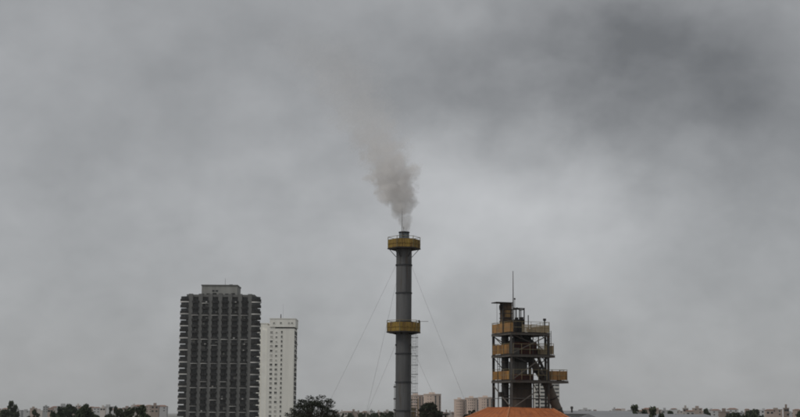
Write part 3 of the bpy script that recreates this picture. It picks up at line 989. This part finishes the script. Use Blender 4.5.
    guard((a + 0.35, e), (xr, e), z3, 1.1, 'yellow_dusty', 2, ph=0.98, grille=12)
    guard((xr, e), (xr, 1.6), z3, 1.1, 'yellow_panel', 2, ph=0.98)
    guard((xr, 1.62), (a + 0.35, 1.62), z3, 1.15, 'yellow_dusty', 2, ph=1.05)
    x2 = ux(555, 0)
    guard((a - 0.9, 0.35), (x2, e), z2, 1.15, 'pale_panel', 3, ph=0.95, grille=6)
    guard((x2, e), (x2, 1.4), z2, 1.15, 'pale_panel', 1, ph=0.95)
    # braces
    def brace(p, q, wd=0.10, mt='brace_grey'):
        MB().beam(p, q, wd, wd).build('brace', mt, root)
    f = -0.06
    brace((0.15, f, z2 + 0.1), (a - 0.1, f, z1 - 0.35))
    brace((0.3, f, z1 - 0.35), (ux(534, 0), f + 0.02, z2 + 1.2), 0.09, 'frame_steel')
    brace((0.2, f, z3 + 0.1), (ux(542, 0), f, zp(358.5)))
    brace((0.4, f, z2 - 0.35), (ux(527, 0), f, zp(362)), 0.1, 'frame_steel')
    brace((0.3, f, zp(407)), (ux(536, 0), f, zp(392)))
    brace((ux(533, 0), f, z3 - 0.3), (ux(541, 0), f, zp(397)), 0.08, 'frame_steel')
    brace((a - 0.1, f, z2 - 0.35), (ux(538, 0), f, zp(366)), 0.09, 'frame_steel')
    for zz_, hh in ((z1, 0.9), (z2, 0.9)):
        for xx in (ux(526, 0), a - 0.1):
            brace((xx, 0.05, zz_ - hh), (xx - 0.7, 0.05, zz_ - 0.3), 0.08, 'frame_steel')
    brace((f, a - 0.2, z1 - 0.35), (f, a * 0.45, z1 - 1.1), 0.09, 'frame_steel')
    brace((f, a - 0.2, zp(386)), (f, 0.1, zp(407)), 0.10)
    brace((f, 0.1, z3 + 0.1), (f, a - 0.2, z2 - 0.3), 0.07, 'frame_steel')
    brace((f, 0.1, z2 + 0.1), (f, a - 0.2, z1 - 0.3), 0.07, 'frame_steel')
    for y in (398.5,):
        MB().beam((f, a, zp(y)), (f, 0, zp(y)), 0.07).build('girt', 'frame_grey', root)
        MB().beam((0, f, zp(y)), (a, f, zp(y)), 0.07).build('girt', 'frame_grey', root)
        MB().beam((a, 0, zp(y)), (a, a, zp(y)), 0.07).build('girt', 'frame_steel', root)
    for zz_ in (z2, z3):                       # back faces
        brace((0.2, a, zz_ + 0.1), (a - 0.2, a, zz_ + 2.0), 0.09, 'frame_steel')
        brace((a, 0.2, zz_ + 0.1), (a, a - 0.2, zz_ + 2.0), 0.09, 'frame_steel')
    # vertical pipe on the left, floor to top, with flanges
    pv = 2.4
    pu = ux(506.8, pv)
    rp = 0.42
    pp = MB().lathe([(rp, zg), (rp, z1 - 0.3)], (pu, pv), 20).build('riser_pipe', 'dark_vessel', root)
    for y in (339, 347, 362, 371, 386, 396):
        z = zp(y)
        MB().lathe([(rp, z), (rp + 0.07, z), (rp + 0.07, z + 0.08), (rp, z + 0.08)], (pu, pv), 20, False).build('pipe_flange', 'frame_steel', pp)
    MB().box(pu - 0.75, pu - 0.38, pv - 0.3, pv + 0.2, zp(397), zp(392)).build('valve_box', 'deck_steel', pp)
    # square duct on top with cap
    dv = 2.2
    du = ux(507.8, dv)
    zt_ = zp(302.8)
    hw = 0.52
    zlo = zp(320.5)
    dct = MB()
    dct.box(du - hw, du + hw, dv - hw, dv + hw, zlo, zt_).build('top_duct', 'rust_duct', root)
    low = MB().box(du - hw - 0.03, du + hw + 0.03, dv - hw - 0.03, dv + hw + 0.03, z1, zlo).build('duct_base', 'ochre_duct', root)
    for y in (304.6, 309.0, 313.0, 317.5, 320.6):
        z = zp(y)
        MB().box(du - hw - 0.06, du + hw + 0.06, dv - hw - 0.06, dv + hw + 0.06, z - 0.04, z + 0.04).build('duct_rib', 'frame_steel', low)
    pan = MB().box(du - hw + 0.12, du + hw - 0.25, dv - hw - 0.05, dv - hw - 0.002, zp(316.8), zp(309.8)).build('inspection_door', 'ochre_duct', low)
    pan['label'] = 'ochre coloured inspection door'
    cap0 = ux(497.2, dv - 0.6)
    MB().box(cap0, du + hw + 0.12, dv - 0.72, dv + 0.7, zt_, zt_ + 0.10).build('cap_plate', 'deck_steel', root)
    MB().tube((cap0 + 0.1, dv - 0.6, z1), (cap0 + 0.1, dv - 0.6, zt_), 0.022, None, 6).build('hanger_rod', 'frame_grey', root)
    MB().box(du - hw - 0.22, du - hw - 0.02, dv - 0.25, dv + 0.25, zp(308.5), zp(305.0)).build('limit_switch', 'deck_steel', low)
    MB().beam((du - hw - 0.1, dv - 0.5, z1), (du - hw - 0.1, dv - 0.5, zt_), 0.10).build('duct_post', 'frame_steel', root)
    MB().beam((du + hw + 0.12, dv - 0.5, z1), (du + hw + 0.12, dv - 0.5, zt_), 0.10).build('duct_post', 'frame_steel', root)
    # mast and whip
    mu = ux(514.4, 0.9)
    MB().tube((mu, 0.9, z1), (mu, 0.9, zp(300)), 0.075, 0.07, 8).tube((mu, 0.9, zp(300)), (mu, 0.9, zp(271)), 0.06, 0.035, 8).build('mast', 'frame_grey', root)
    m2 = ux(516.0, 0.9)
    mm = MB().tube((m2, 0.9, z1), (m2, 0.9, zp(299)), 0.03, None, 6).build('lamp_pole', 'frame_grey', root)
    MB().box(m2 - 0.07, m2 + 0.07, 0.83, 0.97, zp(299.6), zp(298)).build('beacon', 'deck_steel', mm)
    # hoist frame
    h0, h1 = ux(517.3, 0.7), ux(525.6, 0.7)
    zt2, zb2 = zp(308.8), z1
    hf = 0
    for xx in (h0, h1):
        for yy in (0.7, 1.9):
            MB().beam((xx, yy, zb2), (xx, yy, zt2), 0.10).build('hoist_post', 'deck_steel', root)
    MB().beam((ux(522.3, 0.7), 0.7, zp(320)), (ux(522.3, 0.7), 0.7, zt2), 0.07).build('hoist_post', 'deck_steel', root)
    for yy in (0.7, 1.9):
        MB().beam((ux(514.6, yy), yy, zt2 + 0.05), (h1 + 0.06, yy, zt2 + 0.05), 0.12).build('hoist_beam', 'deck_steel', root)
    for xx in (h0, h1):
        MB().beam((xx, 0.7, zt2 - 0.06), (xx, 1.9, zt2 - 0.06), 0.10).build('hoist_beam', 'deck_steel', root)
    MB().tube(((h0 + h1) / 2 - .1, 1.3, zt2 - 0.02), ((h0 + h1) / 2 - .1, 1.3, zt2 + 0.22), 0.09, 0.06, 8).build('sheave', 'deck_steel', root)
    MB().box(h0 - 0.02, h1 - 0.02, 0.8, 1.8, z1, zp(319.2)).box(h0 + 0.1, h0 + 0.35, 0.85, 1.2, zp(319.2), zp(317.3)).box(h1 - 0.3, h1 - 0.02, 0.85, 1.3, zp(319.2), zp(316.8)).build('winch_housing', 'dark_vessel', root)
    MB().beam((ux(529.6, 0.4), 0.4, z1), (ux(529.6, 0.4), 0.4, zp(315)), 0.08).build('light_post', 'deck_steel', root)
    lp = MB().beam((ux(546.3, 0), 0.0, z1), (ux(546.3, 0), 0.0, zp(319.6)), 0.12).build('light_post', 'frame_steel', root)
    MB().box(ux(545.2, 0), ux(547.3, 0), -0.14, 0.14, zp(320.4), zp(318.2)).build('floodlight', 'deck_steel', lp)
    for xx, h in ((533, 0.5), (537, 0.35), (541.5, 0.55)):
        u_ = ux(xx, 1.5)
        MB().tube((u_, 1.5, z1), (u_, 1.5, z1 + h), 0.28, 0.22, 10).build('drum', 'brown_vessel', root)
    # cyclone stages between the decks
    cu, cv_ = ux(523, 2.1), 2.1
    MB().lathe([(0.0, z2 + 1.45), (1.45, z2 + 1.45), (1.5, z2 + 1.5), (0.75, z1 - 0.35), (0.0, z1 - 0.35)], (cu, cv_), 20).build('hopper', 'dark_vessel', root)
    rb = MB().box(cu - 1.25, cu + 1.45, cv_ - 1.2, cv_ + 1.2, z2 + 0.02, z2 + 1.42).build('red_housing', 'red_vessel', root)
    for zz_ in (z2 + 0.5, z2 + 0.95):
        MB().box(cu - 1.3, cu + 1.5, cv_ - 1.25, cv_ + 1.25, zz_, zz_ + 0.06).build('stiffener', 'frame_steel', rb)
    MB().lathe([(0.6, z2 + 0.0), (0.6, z2 + 0.6), (0.2, z2 + 0.75)], (ux(540, 1.6), 1.6), 14).build('blower', 'dark_vessel', root)
    MB().lathe([(1.05, z3 + 0.72), (1.05, z3 + 2.0), (0.5, z2 - 0.3)], (cu - 0.35, cv_), 24).build('grey_vessel', 'grey_vessel', root)
    MB().lathe([(1.35, z2 - 0.85), (1.35, z2 - 0.3)], (cu + 0.15, cv_), 24).build('hopper', 'dark_vessel', root)
    MB().box(cu - 1.2, cu + 0.95, cv_ - 1.1, cv_ + 1.1, z3 + 0.02, z3 + 0.70).build('red_housing', 'red_vessel', root)
    kb = MB().lathe([(1.28, zg), (1.28, z3 - 0.75), (1.05, z3 - 0.3)], (cu - 0.03, cv_), 32).build('kiln_shell', 'brown_vessel', root)
    for y in (389, 399):
        z = zp(y)
        MB().lathe([(1.28, z), (1.36, z), (1.36, z + 0.10), (1.28, z + 0.10)], (cu - 0.03, cv_), 32, False).build('shell_band', 'frame_steel', kb)
    # tall dark pipe at the vessel's right
    MB().tube((ux(532.5, 2.6), 2.6, zg), (ux(532.5, 2.6), 2.6, z3 - 0.3), 0.26, None, 12).build('down_pipe', 'dark_vessel', root)
    # sloping chute
    c0 = Vector((ux(531, 2.5), 2.5, zp(355)))
    c1 = Vector((ux(550.8, 2.5), 2.5, zp(383)))
    c2 = Vector((ux(564.5, 2.5), 2.5, zp(416)))
    dr = c2 - c1
    c3 = c1 + dr * 1.5
    ch = MB().tube(c0, c1, 0.42, 0.46, 20, False).lathe([(0.0, c1.z - 0.3), (0.40, c1.z - 0.2), (0.46, c1.z), (0.40, c1.z + 0.2), (0.0, c1.z + 0.3)], (c1.x, c1.y), 16) \
        .tube(c1, c3, 0.53, 0.56, 20).build('chute', 'chute_steel', root)
    for p_, q_, ts in ((c0, c1, (0.1, 0.5, 0.92)), (c1, c2, (0.12, 0.45, 0.8, 1.1))):
        dn = (q_ - p_).normalized()
        for t in ts:
            q = p_.lerp(q_, t)
            MB().tube(q - dn * 0.05, q + dn * 0.05, 0.60, None, 20).build('chute_flange', 'frame_steel', ch)
    cf = c1 + dr * 1.48
    MB().beam((cf.x, cf.y, 0), (cf.x, cf.y, cf.z), 0.4).build('chute_support', 'frame_steel', ch)
    MB().tube((ux(540, 1.2), 1.2, zp(356)), (ux(547.5, 1.2), 1.2, zp(372)), 0.16, None, 10).build('small_chute', 'grey_vessel', root)
    # stair flights on the far side, cable tray, service pipes and hanging cables
    for zlo_, zhi in ((z3, z2), (z2, z1)):
        st = MB()
        for yy in (a - 0.75, a - 0.15):
            st.beam((0.9, yy, zlo_ + 0.05), (3.4, yy, zhi - 0.05), 0.05, 0.2)
        for k in range(1, 11):
            t = k / 11
            st.box(0.9 + 2.5 * t - 0.11, 0.9 + 2.5 * t + 0.11, a - 0.75, a - 0.15, zlo_ + (zhi - zlo_) * t - 0.02, zlo_ + (zhi - zlo_) * t + 0.02)
        st.build('stair_flight', 'frame_steel', root)
    for xx, yy, y0_, y1_, rr in ((514.5, 0.5, 332, 380, 0.05), (500.5, 3.6, 380, 409, 0.07), (543.5, 3.9, 332, 409, 0.08)):
        MB().tube((ux(xx, yy), yy, zp(y1_)), (ux(xx, yy), yy, zp(y0_)), rr, None, 8).build('service_pipe', 'frame_grey', root)
    MB().box(a - 0.35, a - 0.1, 0.2, 0.3, 2.0, z1 - 0.3).build('cable_tray', 'frame_steel', root)
    rg_ = random.Random(4)
    for k in range(7):
        xa_, za_ = rg_.uniform(0.3, a - 0.3), rg_.choice((z1, z2, z3)) - 0.33
        xb_ = xa_ + rg_.uniform(-1.2, 1.2)
        pv_ = None
        cm = MB()
        for i in range(9):
            t = i / 8
            q_ = Vector((xa_ + (xb_ - xa_) * t, 0.25 + 0.1 * k, za_ - 0.5 * 4 * t * (1 - t) * rg_.uniform(0.95, 1.05)))
            if pv_ is not None:
                cm.tube(pv_, q_, 0.018, None, 5, False)
            pv_ = q_
        cm.build('cable', 'deck_steel', root)
    for xx, y0_, w_, h_, mt_ in ((518, 354, 0.5, 0.7, 'grey_vessel'), (545, 354, 0.4, 0.5, 'brown_vessel'), (562, 380, 0.5, 0.55, 'dark_vessel')):
        u_ = ux(xx, 0.7)
        MB().box(u_ - w_ / 2, u_ + w_ / 2, 0.6, 0.6 + w_ * 0.6, zp(y0_) + 0.0, zp(y0_) + h_).build('control_cabinet', mt_, root)
    # small ladder on the right corner, lower to upper deck
    lu = a + 0.36
    lm = MB()
    for yy in (-0.05, 0.32):
        lm.beam((lu, yy, z2), (lu, yy, z1 + 0.25), 0.05)
    for k in range(9):
        lm.tube((lu, -0.05, z2 + 0.2 + k * 0.27), (lu, 0.32, z2 + 0.2 + k * 0.27), 0.015, None, 5)
    lm.build('ladder', 'frame_steel', root)
    # stair behind the frame on the left bay
    lm = MB()
    for uu in (ux(499.6, 3.2), ux(501.8, 3.2)):
        lm.beam((uu, 3.2, z3), (uu, 3.2, z2), 0.06)
    for k in range(9):
        lm.tube((ux(499.6, 3.2), 3.2, z3 + 0.2 + k * 0.27), (ux(501.8, 3.2), 3.2, z3 + 0.2 + k * 0.27), 0.02, None, 5)
    lm.build('ladder', 'frame_steel', root)

    # ---- orange hipped roof of the shed under the tower
    shed = empty('kiln_shed', (B.x, DT, 0), TH)
    tag(shed, 'low shed with dusty orange hipped roof under the steel tower', 'shed')
    zt3 = zp(407.7)
    t0, t1 = -0.45, a + 0.35
    top = [(t0, t0, zt3), (t1, t0, zt3 - 0.12), (t1, t1, zt3 - 0.12), (t0, t1, zt3)]
    dz = 2.0
    bot = [(t0 - 2.9, t0 - 5.0, zt3 - dz), (t1 + 1.2, t0 - 5.0, zt3 - dz), (t1 + 1.2, t1 + 5, zt3 - dz), (t0 - 2.9, t1 + 5, zt3 - dz)]
    rf = MB().add(top + bot, [(0, 1, 2, 3), (4, 5, 1, 0), (5, 6, 2, 1), (6, 7, 3, 2), (7, 4, 0, 3), (7, 6, 5, 4)]).build('roof', 'roof_orange', shed)
    for k in range(4):
        MB().tube(Vector(top[k]) + Vector((0, 0, 0.01)), Vector(bot[k]) + Vector((0, 0, 0.01)), 0.09, None, 8).build('hip_cap', 'roof_ridge', rf)
        MB().tube(Vector(top[k]), Vector(top[(k + 1) % 4]), 0.05, None, 8).build('ridge_cap', 'roof_orange', rf)
    # raised sheet seams down each slope
    for k in range(4):
        ta, tb = Vector(top[k]), Vector(top[(k + 1) % 4])
        ba, bb = Vector(bot[k]), Vector(bot[(k + 1) % 4])
        for i in range(1, 9):
            p0, p1 = ta.lerp(tb, i / 9), ba.lerp(bb, i / 9)
            MB().beam(p0, p1, 0.05, 0.05).build('sheet_seam', 'roof_orange', rf)
    sw = [(x * 1.0 + (0.5 if x < 0 else -0.5), y + (0.5 if y < 0 else -0.5)) for x, y, _ in bot]
    MB().prism(sw, 0, zt3 - dz - 0.02).build('wall', 'shed_wall', shed)
steel_tower()

# ------------------------------------------------------------------ smoke
def smoke():
    S = DC / F_PX
    # plume axis: photograph column, radius in pixels and thickness by row
    ax = [(232, 405.3, 5.2, 1.0), (222, 404.5, 8, 0.95), (210, 401.5, 12, 0.9), (196, 397.5, 19, 0.85), (182, 394.5, 23, 0.8), (165, 389, 25, 0.55),
          (148, 382, 27, 0.30), (125, 369, 32, 0.13), (95, 352, 39, 0.06), (60, 330, 47, 0.03), (25, 306, 52, 0.0)]
    o0 = MOUTH
    pts = []
    for y, x, r, d in ax:
        p = at(x, y, DC)
        pts.append((p.x - o0.x, p.z - o0.z, r * S, d))
    H = pts[-1][1]
    m = bpy.data.materials.new('smoke')
    m.use_nodes = True
    nt = m.node_tree
    nt.nodes.clear()
    def N(t, **k):
        n = nt.nodes.new(t)
        for a_, b_ in k.items():
            setattr(n, a_, b_)
        return n
    def L(a_, b_):
        nt.links.new(a_, b_)
    def M(op, a_, b_=None, clamp=False):
        n = N('ShaderNodeMath', operation=op, use_clamp=clamp)
        for i_, v_ in enumerate((a_, b_)):
            if v_ is None:
                continue
            if isinstance(v_, (int, float)):
                n.inputs[i_].default_value = v_
            else:
                L(v_, n.inputs[i_])
        return n.outputs[0]
    def curve(src, vals, lo, hi):
        n = N('ShaderNodeFloatCurve')
        c = n.mapping.curves[0]
        n.mapping.use_clip = False
        k = [((p_[1] - pts[0][1]) / (H - pts[0][1]), (v_ - lo) / (hi - lo)) for p_, v_ in zip(pts, vals)]
        c.points[0].location = k[0]
        c.points[1].location = k[-1]
        for q in k[1:-1]:
            c.points.new(*q)
        n.mapping.update()
        L(src, n.inputs['Value'])
        return M('ADD', M('MULTIPLY', n.outputs[0], hi - lo), lo)
    o = N('ShaderNodeOutputMaterial')
    pv = N('ShaderNodeVolumePrincipled')
    pv.inputs['Color'].default_value = (0.985, 0.967, 0.955, 1)
    pv.inputs['Anisotropy'].default_value = 0.1
    tco = N('ShaderNodeTexCoord')
    # swirl: the coordinates are stirred by a coarse noise first
    nz = N('ShaderNodeTexNoise')
    nz.inputs['Scale'].default_value = 0.75
    nz.inputs['Detail'].default_value = 2
    L(tco.outputs['Object'], nz.inputs['Vector'])
    sb = N('ShaderNodeVectorMath', operation='SUBTRACT')
    L(nz.outputs['Color'], sb.inputs[0]); sb.inputs[1].default_value = (0.5, 0.5, 0.5)
    sz = N('ShaderNodeSeparateXYZ')
    L(tco.outputs['Object'], sz.inputs[0])
    tz = M('DIVIDE', M('SUBTRACT', sz.outputs[2], pts[0][1]), H - pts[0][1], True)
    swirl = N('ShaderNodeVectorMath', operation='SCALE')
    L(sb.outputs[0], swirl.inputs[0])
    L(M('MULTIPLY', M('MINIMUM', M('MULTIPLY', tz, 4.0), 1.0), 2.3), swirl.inputs['Scale'])
    ad = N('ShaderNodeVectorMath', operation='ADD')
    L(tco.outputs['Object'], ad.inputs[0]); L(swirl.outputs[0], ad.inputs[1])
    sp = N('ShaderNodeSeparateXYZ')
    L(ad.outputs[0], sp.inputs[0])
    xs = [p_[0] for p_ in pts]
    axx = curve(tz, xs, min(xs), max(xs))
    rad = curve(tz, [p_[2] for p_ in pts], 0.0, max(p_[2] for p_ in pts))
    amp = curve(tz, [p_[3] for p_ in pts], 0.0, 1.0)
    dx = M('SUBTRACT', sp.outputs[0], axx)
    dy = sp.outputs[1]
    dist = M('SQRT', M('ADD', M('MULTIPLY', dx, dx), M('MULTIPLY', dy, dy)))
    q = M('DIVIDE', dist, rad)
    n1 = N('ShaderNodeTexNoise')
    n1.inputs['Scale'].default_value = 0.95
    n1.inputs['Detail'].default_value = 5
    n1.inputs['Roughness'].default_value = 0.54
    L(ad.outputs[0], n1.inputs['Vector'])
    body = M('ADD', M('SUBTRACT', 0.95, q), M('MULTIPLY', M('SUBTRACT', n1.outputs['Fac'], 0.5), 3.0))
    body = M('MULTIPLY', body, 4.2, False)
    body = M('MINIMUM', M('MAXIMUM', body, 0.0), 1.0)
    dens = M('MULTIPLY', M('MULTIPLY', body, amp), 1.1)
    # fade at the upper end
    L(dens, pv.inputs['Density'])
    L(pv.outputs[0], o.inputs['Volume'])
    MATS['smoke'] = m
    # envelope mesh that follows the plume
    vs_, fs = [], []
    n = 20
    for k, (x, z, r, d) in enumerate(pts):
        rr = max(r * 1.75, 0.42) if k else 0.42
        if k:
            rr = max(rr, 0.75)
        for i_ in range(n):
            t = 2 * math.pi * i_ / n
            vs_.append((x + math.cos(t) * rr, math.sin(t) * rr, z + (0.03 if k == 0 else 0)))
    for k in range(len(pts) - 1):
        for i_ in range(n):
            j = (i_ + 1) % n
            fs.append((k * n + i_, k * n + j, (k + 1) * n + j, (k + 1) * n + i_))
    fs.append(tuple(reversed(range(n))))
    fs.append(tuple(range((len(pts) - 1) * n, len(pts) * n)))
    s = MB().add(vs_, fs).build('smoke', 'smoke', None, (o0.x, o0.y, o0.z))
    tag(s, 'grey smoke plume rising from the chimney mouth and drifting away', 'smoke', kind='stuff')
smoke()

# ------------------------------------------------------------------ haze
hm_ = bpy.data.materials.new('haze')
hm_.use_nodes = True
hm_.node_tree.nodes.clear()
ho = hm_.node_tree.nodes.new('ShaderNodeOutputMaterial')
hp = hm_.node_tree.nodes.new('ShaderNodeVolumePrincipled')
hp.inputs['Color'].default_value = (0.96, 0.975, 0.985, 1)
hp.inputs['Density'].default_value = 0.00006
hm_.node_tree.links.new(hp.outputs[0], ho.inputs['Volume'])
MATS['haze'] = hm_
hz = MB().box(-GX - 50, GX + 50, -650, GX + 50, -1.0, 95.0).build('haze', 'haze')
tag(hz, 'thin grey haze in the air over the city', 'haze', kind='stuff')
